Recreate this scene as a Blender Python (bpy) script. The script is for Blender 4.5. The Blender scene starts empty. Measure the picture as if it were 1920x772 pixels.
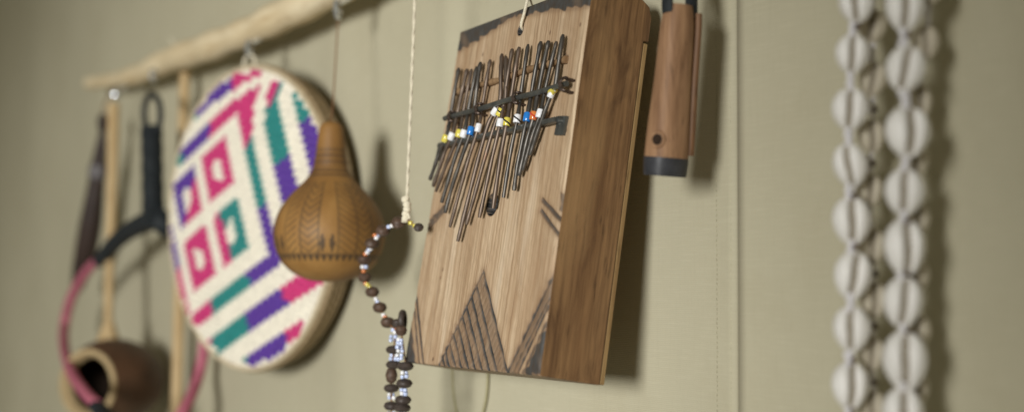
import bpy, math, random
import numpy as np
from mathutils import Matrix, Vector
random.seed(7)
RNG = np.random.default_rng(11)
sc = bpy.context.scene
COL = sc.collection

# ------------------------------------------------------------------ camera
F = 2400.0                       # focal length in photo pixels (1920 wide)
TH, PITCH, ROLL = math.radians(36), math.radians(3.6), math.radians(0.45)
CAM = np.array([0.0, -0.63, 0.0])
_ax = np.array([-math.cos(TH), math.sin(TH), 0.0])
_r0 = np.array([math.sin(TH), math.cos(TH), 0.0])
A = _ax * math.cos(PITCH) + np.array([0, 0, 1.0]) * math.sin(PITCH)
_u = np.cross(_r0, A)
R = _r0 * math.cos(ROLL) + _u * math.sin(ROLL)
U = _u * math.cos(ROLL) - _r0 * math.sin(ROLL)
cam = bpy.data.cameras.new('camera')
cam.lens = F / 1920 * 36
cam.sensor_width = 36
cam.clip_start = 0.02
cam.clip_end = 60
cam.dof.use_dof = True
cam.dof.focus_distance = 0.93
cam.dof.aperture_fstop = 2.4
cam.dof.aperture_blades = 9
camo = bpy.data.objects.new('camera', cam)
COL.objects.link(camo)
camo.matrix_world = Matrix(((R[0], U[0], -A[0], CAM[0]), (R[1], U[1], -A[1], CAM[1]), (R[2], U[2], -A[2], CAM[2]), (0, 0, 0, 1)))
sc.camera = camo

# ------------------------------------------------------------------ light
w = bpy.data.worlds.new('World')
sc.world = w
w.use_nodes = True
w.node_tree.nodes['Background'].inputs[0].default_value = (1.0, 0.92, 0.66, 1)
w.node_tree.nodes['Background'].inputs[1].default_value = 0.165
def aim(o, loc, target):
    o.location = loc
    o.rotation_euler = (Vector(target) - Vector(loc)).to_track_quat('-Z', 'Y').to_euler()
key = bpy.data.lights.new('window_light', 'SPOT')       # daylight from the tent's opening behind the camera
key.energy = 378
key.color = (0.975, 0.97, 0.94)
key.spot_size = math.radians(37.3)
key.spot_blend = 0.5
key.shadow_soft_size = 0.33
ko = bpy.data.objects.new('window_light', key)
COL.objects.link(ko)
aim(ko, (0.52, -2.5, 0.14), (-1.38, 0, -0.20))
sc.view_settings.view_transform = 'Standard'
sc.view_settings.look = 'None'
sc.view_settings.exposure = 0
sc.view_settings.gamma = 1

# ------------------------------------------------------------------ placing
def ray(px, py):
    return A + R * ((px - 960) / F) - U * ((py - 386) / F)
def at(px, py, y):
    """world point of the photo's ray at distance -y off the wall"""
    d = ray(px, py)
    return CAM + d * ((y - CAM[1]) / d[1])
def sc_at(px, py, y):            # metres per photo pixel there
    return float((at(px, py, y) - CAM) @ A) / F

# ------------------------------------------------------------------ mesh helpers
class MB:
    def __init__(s):
        s.v, s.f, s.m = [], [], []
    def add(s, vs, fs, m=0):
        b = len(s.v)
        s.v += [tuple(float(c) for c in p) for p in vs]
        s.f += [tuple(i + b for i in f) for f in fs]
        s.m += [m] * len(fs)
    def box(s, c, size, M=None, m=0):
        vs = []
        for dx in (-.5, .5):
            for dy in (-.5, .5):
                for dz in (-.5, .5):
                    p = np.array([dx * size[0], dy * size[1], dz * size[2]])
                    if M is not None: p = M @ p
                    vs.append(p + np.asarray(c))
        s.add(vs, [(0, 1, 3, 2), (4, 6, 7, 5), (0, 4, 5, 1), (2, 3, 7, 6), (0, 2, 6, 4), (1, 5, 7, 3)], m)
    def tube(s, pts, r, n=12, closed=False, caps=True, m=0, squash=1.0, sq_dir=None):
        pts = [np.asarray(p, float) for p in pts]
        k = len(pts)
        rr = r if hasattr(r, '__len__') else [r] * k
        tang = []
        for i in range(k):
            a, b = (pts[(i - 1) % k], pts[(i + 1) % k]) if closed else (pts[max(i - 1, 0)], pts[min(i + 1, k - 1)])
            t = b - a
            tang.append(t / (np.linalg.norm(t) + 1e-12))
        ref = np.array([0, 0, 1.0]) if abs(tang[0][2]) < .9 else np.array([1.0, 0, 0])
        if sq_dir is not None: ref = np.asarray(sq_dir, float)
        nrm = ref - tang[0] * (ref @ tang[0]); nrm /= np.linalg.norm(nrm)
        vs = []
        for i in range(k):
            nrm = nrm - tang[i] * (nrm @ tang[i]); nrm /= np.linalg.norm(nrm)
            bn = np.cross(tang[i], nrm)
            for j in range(n):
                a = 2 * math.pi * j / n
                vs.append(pts[i] + rr[i] * (nrm * math.cos(a) * squash + bn * math.sin(a)))
        fs = []
        for i in range(k if closed else k - 1):
            i2 = (i + 1) % k
            for j in range(n):
                j2 = (j + 1) % n
                fs.append((i * n + j, i * n + j2, i2 * n + j2, i2 * n + j))
        if caps and not closed:
            fs.append(tuple(range(n))[::-1])
            fs.append(tuple((k - 1) * n + j for j in range(n)))
        s.add(vs, fs, m)
    def lathe(s, prof, o=(0, 0, 0), axis=(0, 0, 1), n=32, m=0, side=None):
        """prof: list of (radius, distance along axis)"""
        ax = np.asarray(axis, float); ax /= np.linalg.norm(ax)
        ref = np.array([1.0, 0, 0]) if abs(ax[0]) < .9 else np.array([0, 0, 1.0])
        if side is not None: ref = np.asarray(side, float)
        a1 = ref - ax * (ref @ ax); a1 /= np.linalg.norm(a1)
        a2 = np.cross(ax, a1)
        o = np.asarray(o, float)
        vs = []
        for r, h in prof:
            for j in range(n):
                t = 2 * math.pi * j / n
                vs.append(o + ax * h + max(r, 1e-5) * (a1 * math.cos(t) + a2 * math.sin(t)))
        fs = []
        for i in range(len(prof) - 1):
            for j in range(n):
                j2 = (j + 1) % n
                fs.append((i * n + j, i * n + j2, (i + 1) * n + j2, (i + 1) * n + j))
        s.add(vs, fs, m)
    def ball(s, c, rx, ry, rz, n=16, k=10, M=None, m=0):
        vs, fs = [], []
        for i in range(k + 1):
            ph = math.pi * i / k
            for j in range(n):
                t = 2 * math.pi * j / n
                p = np.array([rx * math.sin(ph) * math.cos(t), ry * math.sin(ph) * math.sin(t), rz * math.cos(ph)])
                if M is not None: p = M @ p
                vs.append(p + np.asarray(c))
        for i in range(k):
            for j in range(n):
                j2 = (j + 1) % n
                fs.append((i * n + j, (i + 1) * n + j, (i + 1) * n + j2, i * n + j2))
        s.add(vs, fs, m)
    def build(s, name, mats, parent=None, smooth=True, bevel=0, angle=40):
        me = bpy.data.meshes.new(name)
        me.from_pydata(s.v, [], s.f)
        mats = mats if isinstance(mats, (list, tuple)) else [mats]
        for mt in mats: me.materials.append(mt)
        me.polygons.foreach_set('material_index', s.m)
        me.polygons.foreach_set('use_smooth', [smooth] * len(s.f))
        import bmesh
        bm = bmesh.new(); bm.from_mesh(me)
        bmesh.ops.remove_doubles(bm, verts=bm.verts, dist=2e-6)
        bmesh.ops.recalc_face_normals(bm, faces=bm.faces)
        if smooth:
            lim = math.radians(angle)
            for e in bm.edges:
                if len(e.link_faces) == 2 and e.calc_face_angle(0) > lim: e.smooth = False
        bm.to_mesh(me); bm.free()
        o = bpy.data.objects.new(name, me)
        COL.objects.link(o)
        if parent is not None: o.parent = parent
        if bevel:
            b = o.modifiers.new('bevel', 'BEVEL'); b.width = bevel; b.segments = 2; b.limit_method = 'ANGLE'
        return o

def thing(name, label, cat, loc, group=None, M=None):
    o = bpy.data.objects.new(name, None)
    COL.objects.link(o)
    o.empty_display_size = .02
    m4 = Matrix.Identity(4)
    if M is not None:
        for i in range(3):
            for j in range(3): m4[i][j] = M[i][j]
    m4.translation = Vector([float(c) for c in loc])
    o.matrix_world = m4
    o['label'] = label; o['category'] = cat
    if group: o['group'] = group
    return o
def local(root_loc, pts):
    return [np.asarray(p) - np.asarray(root_loc) for p in pts]
def spline(pts, per=8, closed=False):
    P = [np.asarray(p, float) for p in pts]; n = len(P); out = []
    rng = range(n) if closed else range(n - 1)
    for i in rng:
        p0 = P[(i - 1) % n] if closed or i > 0 else 2 * P[0] - P[1]
        p1 = P[i]; p2 = P[(i + 1) % n]
        p3 = P[(i + 2) % n] if closed or i + 2 < n else 2 * P[-1] - P[-2]
        for j in range(per):
            t = j / per
            out.append(.5 * ((2 * p1) + (-p0 + p2) * t + (2 * p0 - 5 * p1 + 4 * p2 - p3) * t * t + (-p0 + 3 * p1 - 3 * p2 + p3) * t ** 3))
    if not closed: out.append(P[-1])
    return out
def interp(vals, per):           # radii along a spline of the same density
    out = []
    for i in range(len(vals) - 1):
        for j in range(per): out.append(vals[i] + (vals[i + 1] - vals[i]) * j / per)
    return out + [vals[-1]]

# ------------------------------------------------------------------ materials
class NT:
    def __init__(s, name):
        s.mat = bpy.data.materials.new(name); s.mat.use_nodes = True
        s.t = s.mat.node_tree; s.b = s.t.nodes['Principled BSDF']
        s.tc = s.t.nodes.new('ShaderNodeTexCoord')
    def n(s, kind, **kw):
        nd = s.t.nodes.new(kind)
        for k, v in kw.items():
            if k.startswith('i_'): nd.inputs[int(k[2:])].default_value = v
            else: setattr(nd, k, v)
        return nd
    def l(s, a, b): s.t.links.new(a, b)
    def map(s, scale, src='Object', rot=(0, 0, 0)):
        mp = s.n('ShaderNodeMapping'); mp.inputs['Scale'].default_value = scale; mp.inputs['Rotation'].default_value = rot
        s.l(s.tc.outputs[src], mp.inputs[0]); return mp.outputs[0]
    def noise(s, vec, scale=1, detail=4, rough=.55, dist=0):
        nd = s.n('ShaderNodeTexNoise'); nd.inputs['Scale'].default_value = scale; nd.inputs['Detail'].default_value = detail
        nd.inputs['Roughness'].default_value = rough; nd.inputs['Distortion'].default_value = dist
        s.l(vec, nd.inputs['Vector']); return nd.outputs[0]
    def ramp(s, fac, stops):
        r = s.n('ShaderNodeValToRGB'); e = r.color_ramp.elements
        while len(e) < len(stops): e.new(.5)
        for i, (p, c) in enumerate(stops): e[i].position = p; e[i].color = (*c, 1)
        s.l(fac, r.inputs[0]); return r.outputs[0]
    def mix(s, fac, a, b, mode='MIX'):
        m = s.n('ShaderNodeMix'); m.data_type = 'RGBA'; m.blend_type = mode
        for sock, v in ((m.inputs[0], fac), (m.inputs[6], a), (m.inputs[7], b)):
            if hasattr(v, 'links') or hasattr(v, 'is_linked'): s.l(v, sock)
            elif isinstance(v, (int, float)): sock.default_value = v
            else: sock.default_value = (*v, 1)
        return m.outputs[2]
    def math(s, op, a, b=0.0):
        m = s.n('ShaderNodeMath'); m.operation = op
        for sock, v in ((m.inputs[0], a), (m.inputs[1], b)):
            if isinstance(v, (int, float)): sock.default_value = v
            else: s.l(v, sock)
        return m.outputs[0]
    def bump(s, h, strength, dist):
        b = s.n('ShaderNodeBump'); b.inputs['Strength'].default_value = strength; b.inputs['Distance'].default_value = dist
        s.l(h, b.inputs['Height']); s.l(b.outputs[0], s.b.inputs['Normal'])
    def col(s, c):
        if isinstance(c, tuple): s.b.inputs['Base Color'].default_value = (*c, 1)
        else: s.l(c, s.b.inputs['Base Color'])
    def attr(s, name):
        a = s.n('ShaderNodeAttribute'); a.attribute_name = name; return a.outputs['Fac']
def spec(m, rough, sp=.5, metal=0):
    m.b.inputs['Roughness'].default_value = rough
    m.b.inputs['Specular IOR Level'].default_value = sp
    m.b.inputs['Metallic'].default_value = metal

def mat_plain(name, c, rough=.6, sp=.4, metal=0, var=.25, scale=120, bump=.0006, c2=None):
    m = NT(name); v = m.map((1, 1, 1)); nz = m.noise(v, scale, 5)
    lo = tuple(x * (1 - var) for x in c) if c2 is None else c2
    hi = tuple(min(1, x * (1 + var)) for x in c) if c2 is None else c
    m.col(m.ramp(nz, [(.3, lo), (.7, hi)])); spec(m, rough, sp, metal)
    if bump: m.bump(nz, .6, bump)
    return m.mat

def mat_canvas():
    m = NT('tan_canvas')
    mp = m.map((1, 1, 1))
    wx = m.n('ShaderNodeTexWave', wave_type='BANDS', bands_direction='X'); wx.inputs['Scale'].default_value = 260; wx.inputs['Distortion'].default_value = .6; wx.inputs['Detail'].default_value = 2; wx.inputs['Detail Scale'].default_value = .4
    wz = m.n('ShaderNodeTexWave', wave_type='BANDS', bands_direction='Z'); wz.inputs['Scale'].default_value = 230; wz.inputs['Distortion'].default_value = .6; wz.inputs['Detail'].default_value = 2; wz.inputs['Detail Scale'].default_value = .4
    m.l(mp, wx.inputs[0]); m.l(mp, wz.inputs[0])
    h = m.math('MAXIMUM', wx.outputs[1], m.math('MULTIPLY', wz.outputs[1], 1.15))
    slub = m.noise(m.map((40, 40, 700)), 1, 3)
    slub2 = m.noise(m.map((600, 40, 30)), 1, 3)
    big = m.noise(m.map((5, 5, 3.2)), 1, 4)
    base = m.ramp(big, [(.3, (.450, .417, .300)), (.7, (.500, .466, .340))])
    c = m.mix(m.math('MULTIPLY', m.math('SUBTRACT', 1.0, h), .20), base, (.26, .23, .15))
    c = m.mix(m.math('MULTIPLY', m.math('SUBTRACT', slub, .5), .5), c, (.72, .68, .52))
    c = m.mix(m.math('MULTIPLY', m.math('SUBTRACT', slub2, .5), .4), c, (.30, .27, .18))
    st = m.noise(m.map((9, 9, 7)), 1, 7, .68, .3)
    c = m.mix(m.ramp(st, [(.50, (0, 0, 0)), (.85, (.28, .28, .28))]), c, (.33, .28, .17))
    m.col(c); spec(m, .85, .15)
    m.bump(m.math('ADD', h, m.math('MULTIPLY', slub, .8)), .35, .0004)
    return m.mat

def wood_cols(m, light, dark, streak, fine=(420, 120, 9), wide=(75, 40, 3.2)):
    """grain running along local z"""
    wob = m.noise(m.map((18, 18, 9)), 1, 3)
    mp = m.map(wide)
    va = m.n('ShaderNodeVectorMath', operation='ADD')
    sx = m.n('ShaderNodeCombineXYZ'); m.l(m.math('MULTIPLY', wob, 2.2), sx.inputs[0]); m.l(mp, va.inputs[0]); m.l(sx.outputs[0], va.inputs[1])
    n1 = m.noise(va.outputs[0], 1, 5, .6)
    n2 = m.noise(m.map(fine), 1, 4, .65)
    n3 = m.noise(m.map((900, 300, 42)), 1, 2, .5)
    c = m.ramp(n1, [(.28, dark), (.5, tuple((a + b) / 2 for a, b in zip(light, dark))), (.72, light)])
    c = m.mix(m.ramp(n2, [(.42, (0, 0, 0)), (.66, (.75, .75, .75))]), c, streak)
    pores = m.ramp(n3, [(.60, (0, 0, 0)), (.72, (.55, .55, .55))])
    c = m.mix(pores, c, tuple(x * .45 for x in streak))
    return c, n2, pores

def mat_front():
    m = NT('pale_hardwood_face')
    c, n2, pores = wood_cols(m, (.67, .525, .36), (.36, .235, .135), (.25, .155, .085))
    grease = m.noise(m.map((16, 16, 9)), 1, 5, .6, .6)
    c = m.mix(m.ramp(grease, [(.44, (0, 0, 0)), (.72, (.50, .50, .50))]), c, (.30, .175, .095))
    pale = m.noise(m.map((55, 20, 5)), 1, 3)
    c = m.mix(m.ramp(pale, [(.55, (0, 0, 0)), (.75, (.45, .45, .45))]), c, (.72, .60, .45))
    burn = m.attr('burn')
    soot = m.noise(m.map((300, 300, 130)), 1, 4)
    bcol = m.ramp(soot, [(.3, (.026, .025, .024)), (.62, (.070, .068, .066)), (.8, (.15, .11, .075))])
    c = m.mix(m.math('MINIMUM', 1.0, m.math('MULTIPLY', burn, 2.4)), c, m.mix(.6, c, (.22, .12, .06)))
    edge = m.math('MAXIMUM', 0.0, m.math('MINIMUM', 1.0, m.math('MULTIPLY', m.math('SUBTRACT', burn, .12), m.math('ADD', .80, m.math('MULTIPLY', soot, .6)))))
    c = m.mix(edge, c, bcol)
    c = m.mix(m.math('MINIMUM', 1.0, m.math('MAXIMUM', 0.0, m.math('SUBTRACT', burn, 1.05))), c, (.006, .005, .004))  # strongest burn values: shade inside the holes, painted near-black
    m.col(c); spec(m, .62, .25)
    m.bump(m.math('SUBTRACT', m.math('MULTIPLY', n2, .6), pores), .35, .0005)
    return m.mat
def mat_side():
    m = NT('brown_hardwood_side')
    stn = m.noise(m.map((30, 60, 14)), 1, 6, .6, 1.5)
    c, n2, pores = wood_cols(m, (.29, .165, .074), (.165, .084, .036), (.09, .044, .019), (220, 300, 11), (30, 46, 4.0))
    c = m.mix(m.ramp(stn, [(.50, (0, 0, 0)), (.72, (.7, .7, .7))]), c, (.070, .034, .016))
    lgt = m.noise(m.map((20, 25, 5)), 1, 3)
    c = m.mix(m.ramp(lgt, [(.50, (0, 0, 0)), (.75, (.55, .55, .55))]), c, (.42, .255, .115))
    m.col(c); spec(m, .5, .35)
    m.bump(m.math('SUBTRACT', m.math('MULTIPLY', n2, .6), pores), .4, .0005)
    return m.mat
def mat_wood(name, light, dark, streak, rough=.6, fine=(260, 260, 12), wide=(40, 40, 5)):
    m = NT(name)
    c, n2, pores = wood_cols(m, light, dark, streak, fine, wide)
    m.col(c); spec(m, rough, .3); m.bump(n2, .4, .0006)
    return m.mat
def mat_branch():
    m = NT('peeled_branch_wood')
    n1 = m.noise(m.map((9, 60, 60)), 1, 5, .6); n2 = m.noise(m.map((40, 200, 200)), 1, 4)
    c = m.ramp(n1, [(.25, (.50, .37, .20)), (.45, (.64, .52, .33)), (.75, (.74, .64, .45))])
    c = m.mix(m.ramp(n2, [(.55, (0, 0, 0)), (.75, (.6, .6, .6))]), c, (.34, .22, .10))
    m.col(c); spec(m, .65, .25); m.bump(n1, .5, .003)
    return m.mat
def mat_gourd():
    m = NT('carved_gourd_skin')
    n1 = m.noise(m.map((22, 22, 14)), 1, 5); n2 = m.noise(m.map((260, 260, 160)), 1, 3)
    c = m.ramp(n1, [(.3, (.155, .074, .022)), (.55, (.28, .145, .042)), (.75, (.39, .22, .07))])
    c = m.mix(m.math('MULTIPLY', n2, .3), c, (.20, .10, .03))
    c = m.mix(m.math('MULTIPLY', m.attr('burn'), .92), c, (.045, .032, .022))
    m.col(c); spec(m, .55, .3); m.bump(n2, .25, .0004)
    return m.mat
def mat_straw(name, c):
    m = NT(name)
    n1 = m.noise(m.map((900, 900, 900)), 1, 2); n2 = m.noise(m.map((30, 30, 30)), 1, 3)
    cc = m.mix(m.ramp(n1, [(.35, (0, 0, 0)), (.7, (.35, .35, .35))]), c, tuple(x * .55 for x in c))
    cc = m.mix(m.math('MULTIPLY', n2, .25), cc, tuple(min(1, x * 1.25 + .03) for x in c))
    n3 = m.noise(m.map((170, 170, 170)), 1, 3, .6)
    cc = m.mix(m.ramp(n3, [(.36, (.42, .42, .42)), (.60, (0, 0, 0))]), cc, tuple(x * .55 for x in c))
    m.col(cc); spec(m, .6, .3); m.bump(n3, .6, .0012)
    return m.mat
def mat_metal(name, c, rough=.5, rust=.35):
    m = NT(name)
    n1 = m.noise(m.map((160, 160, 60)), 1, 5)
    m.col(m.ramp(n1, [(.35, c), (.62, tuple(x * 1.5 for x in c)), (.80, (c[0] * 1.6 + rust * .10, c[1] * 1.3 + rust * .045, c[2] * 1.1 + rust * .02))]))
    spec(m, rough, .5, .75); m.bump(n1, .4, .0004)
    return m.mat

CANVAS = mat_canvas()
FRONT, SIDE = mat_front(), mat_side()
PALE = mat_wood('pale_back_wood', (.40, .27, .12), (.27, .165, .07), (.19, .11, .045))
BRANCH = mat_branch()
GOURD = mat_gourd()
TINE = mat_metal('forged_iron', (.085, .078, .070), .45, .5)
TINE_BROWN = mat_metal('rusty_iron', (.125, .095, .075), .5, .8)
BAR = mat_metal('grey_iron', (.12, .125, .12), .42, .2)
WIRE = mat_metal('iron_wire', (.075, .055, .045), .5, .6)
ZINC = mat_plain('galvanised_steel', (.78, .82, .88), .2, .5, .9, .1, 300, 0)
CORD = mat_plain('cotton_cord', (.70, .64, .50), .9, .1, 0, .2, 900, .0006)
CORD_OLIVE = mat_plain('olive_cord', (.36, .33, .20), .9, .1, 0, .25, 700, .0006)
CORD_BROWN = mat_plain('brown_thread', (.20, .10, .05), .9, .1, 0, .2, 700, .0003)
CREAM = mat_straw('natural_palm_straw', (.90, .84, .71))
PINK = mat_straw('pink_palm_straw', (.62, .045, .20))
PURPLE = mat_straw('purple_palm_straw', (.115, .045, .33))
TEAL = mat_straw('teal_palm_straw', (.025, .25, .235))
COIL = mat_straw('basket_coil_straw', (.36, .265, .155))
RIMSTRAW = mat_straw('rim_straw', (.62, .52, .36))
BROWNSEED = mat_plain('dark_seed', (.085, .052, .036), .5, .35, 0, .4, 260, .0012)
BLACKSEED = mat_plain('black_seed', (.055, .042, .036), .45, .4, 0, .3, 260, .001)
def glass(name, c): return mat_plain(name, c, .18, .6, 0, .08, 200, 0)
B_WHITE, B_BLUE, B_LBLUE, B_ORANGE, B_YELLOW, B_RED = (glass('white_glass_bead', (.78, .78, .80)), glass('blue_glass_bead', (.02, .19, .58)), glass('pale_blue_glass_bead', (.50, .58, .82)), glass('orange_glass_bead', (.62, .19, .05)), glass('yellow_glass_bead', (.66, .56, .09)), glass('red_glass_bead', (.55, .05, .03)))
B_BLACK = glass('black_bead_stripe', (.02, .02, .02))
SHELL = mat_plain('cowrie_shell', (.92, .905, .885), .18, .6, 0, .10, 60, .0003, (.80, .77, .72))
SHELL_SHADED = mat_plain('shaded_cowrie_shell', (.62, .57, .46), .3, .5, 0, .1, 60, .0003, (.46, .40, .30))  # duller tan paints in the shade of the nearer strand
SLIT = mat_plain('cowrie_opening', (.30, .26, .20), .5, .3, 0, .25, 500, 0)
THREAD_WHITE = mat_plain('white_thread', (.72, .70, .72), .8, .2, 0, .12, 900, .0004)
BLACK = mat_plain('black_leather_wrap', (.016, .020, .023), .65, .3, 0, .35, 200, .0015)
PINKRUB = mat_plain('pink_rubber_tube', (.50, .15, .21), .65, .3, 0, .2, 90, .0008, (.34, .09, .13))
DARKWOOD = mat_wood('dark_wood', (.055, .035, .028), (.030, .020, .018), (.02, .014, .012), .5)
STICK = mat_wood('pale_stick_wood', (.62, .48, .28), (.47, .33, .16), (.40, .26, .12))
CALABASH = mat_plain('brown_calabash_skin', (.080, .040, .021), .5, .35, 0, .35, 28, .0006)
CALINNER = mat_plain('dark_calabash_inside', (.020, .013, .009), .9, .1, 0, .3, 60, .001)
CALRIM = mat_plain('pale_calabash_rim', (.44, .33, .18), .8, .2, 0, .2, 120, .001)
BAMBOO = mat_wood('red_brown_bamboo', (.37, .215, .118), (.26, .14, .072), (.16, .08, .04), .62, (200, 200, 9), (26, 26, 4))
BAMBOO_DARK = mat_wood('brown_bamboo_back', (.22, .115, .055), (.13, .065, .03), (.10, .05, .025), .55)
BAND = mat_plain('black_tape_band', (.035, .036, .042), .5, .4, 0, .3, 150, .0006)
GAP = mat_plain('seam_gap_shade', (.03, .027, .02), .9, .1)
HOLE_SHADE = mat_plain('painted_hole_shade', (.035, .022, .015), .9, .1)
STITCH = mat_plain('tan_stitch_thread', (.47, .44, .31), .9, .1, 0, .2, 600, 0)

# ------------------------------------------------------------------ canvas wall
SEAM_X = -0.6070
wall = thing('canvas_wall', 'tan canvas tent wall with a stitched vertical seam, behind everything', 'wall', (-1.2, 0, -0.9))
WB = np.array([-1.2, 0, -0.9])
def hump(x, c, wd): return math.exp(-((x - c) / wd) ** 2)
def sag(x, z):
    y = .0014 * math.sin(x * 9.0 + 1.1 * math.sin(z * 3.0)) + .0012 * math.sin(x * 23 + z * 5)
    for c, a, wd in ((-.955, .0025, .015), (-1.165, .003, .03), (-1.9, .007, .14)):
        y -= a * hump(x + .01 * math.sin(z * 7), c, wd)
    return y * min(1, abs(x - SEAM_X) / .06)
def panel(x0, x1, name):
    m = MB(); nx = max(4, int((x1 - x0) / .008)); nz = 44
    xs = np.linspace(x0, x1, nx); zs = np.linspace(0, 2.0, nz)
    vs = [(x - WB[0], sag(x, z), z) for z in zs for x in xs]
    fs = [(k * nx + i, k * nx + i + 1, (k + 1) * nx + i + 1, (k + 1) * nx + i) for k in range(nz - 1) for i in range(nx - 1)]
    m.add(vs, fs)
    o = m.build(name, CANVAS, wall)
    sd = o.modifiers.new('thickness', 'SOLIDIFY'); sd.thickness = .004; sd.offset = 0
    return o
panel(-4.2, SEAM_X - .0007, 'canvas_panel')
panel(SEAM_X + .0009, 1.2, 'canvas_panel')
m = MB(); m.box((SEAM_X - WB[0], .006, 1.0), (.06, .003, 2.0)); m.build('seam_gap_shade_strip', GAP, wall)  # added strip, its near-black colour stands in for shade in the gap
for sx in (at(1347, 386, 0)[0], at(1374, 386, 0)[0]):
    m = MB(); z = 0.55
    while z < 1.35:
        m.ball((sx - WB[0] + random.gauss(0, .00015), -.0020, z), .00034, .00028, .0010, 6, 5)
        z += .0033 + random.gauss(0, .00015)
    m.build('stitch_row', STITCH, wall)

# ------------------------------------------------------------------ branch
def branch():
    P = [at(167, 156, -.05), at(205, 152, -.05), at(262, 139, -.05), at(320, 113, -.05), at(388, 91, -.05), at(455, 65, -.05), at(522, 34, -.05), at(600, -4, -.05), at(700, -62, -.05)]
    d = P[-1] - P[-3]; d[1] = 0; d /= np.linalg.norm(d); d[2] = .08
    r = [.0085, .010, .0125, .0165, .0165, .0165, .0165, .0170, .0170]
    x = P[-1][0]
    for k in range(1, 9): P.append(P[-1] + d * .1 + np.array([0, 0, .004 * math.sin(k * 2.1)])); r.append(.0175 + .0015 * math.sin(k * 1.7))
    loc = P[0].copy(); loc[1] = -.05
    t = thing('branch', 'peeled pale wooden branch mounted along the wall, everything hangs from it', 'branch', loc)
    S = spline(local(loc, P), 6); rr = interp(r, 6)
    rr = [q * (1 + .06 * math.sin(i * 1.3) + .04 * math.sin(i * .53 + 1)) for i, q in enumerate(rr)]
    m = MB(); m.tube(S, rr, 18)
    m.build('stem', BRANCH, t, angle=70)
    for (px, py, k) in ((637, 18, 1.0), (471, 92, 1.0), (291, 143, .9), (221, 178, .8)):
        c = at(px, py, -.062) - loc; m = MB(); s = .0085 * k
        pts = [c + np.array([0, .012, .030]), c + np.array([0, .010, .012]), c + np.array([.0, 0, .006])]
        for a in range(0, 300, 30):
            aa = math.radians(90 - a); pts.append(c + np.array([math.cos(aa) * s * .6, -.002 - math.cos(aa) * s * .6, math.sin(aa) * s]))
        m.tube(pts, .0024, 8); m.build('hook', ZINC, t)
    for x in (-1.75, -.55):                     # two wall brackets carry the branch
        i = min(range(len(S)), key=lambda q: abs(S[q][0] + loc[0] - x)); c = S[i]
        m = MB(); m.tube([c + np.array([0, .006, 0]), c + np.array([0, .048, 0])], .003, 8); m.build('wall_peg', ZINC, t)
    return P
BR = branch()
def branch_z(x):
    i = min(range(len(BR)), key=lambda q: abs(BR[q][0] - x)); return BR[i][2]

# ------------------------------------------------------------------ kalimba (lamellophone box)
KW, KH, KT = .19972, .27291, .05386
def rotm(rx, ry, rz):
    cx, sx, cy, sy, cz, sz = math.cos(rx), math.sin(rx), math.cos(ry), math.sin(ry), math.cos(rz), math.sin(rz)
    X = np.array([[1, 0, 0], [0, cx, -sx], [0, sx, cx]]); Y = np.array([[cy, 0, sy], [0, 1, 0], [-sy, 0, cy]]); Z = np.array([[cz, -sz, 0], [sz, cz, 0], [0, 0, 1]])
    return Z @ X @ Y
KM = rotm(-.15835, -.01012, -.10126)
KB = np.array([-.77682, -.083, .07517]) + KM @ np.array([0, 0, -KH / 2])      # bottom centre of the face
kal = thing('thumb_piano', 'wooden box thumb piano with iron tines and burnt triangle patterns, hanging in the middle', 'thumb piano', KB, M=KM)
KN = KM @ np.array([0, -1.0, 0])
def kl(px, py, h=0.0):
    d = ray(px, py); p0 = KB + KN * h
    P = CAM + d * (((p0 - CAM) @ KN) / (d @ KN))
    L = KM.T @ (P - KB)
    return np.array([L[0], -h, L[2]])
def warp(x, z): return x + (-.0055 + .011 * z / KH) * (.5 - x / KW)      # the left edge leans: the board is wider at its foot
def kp(px, py): q = kl(px, py); return (q[0], q[2])

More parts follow.
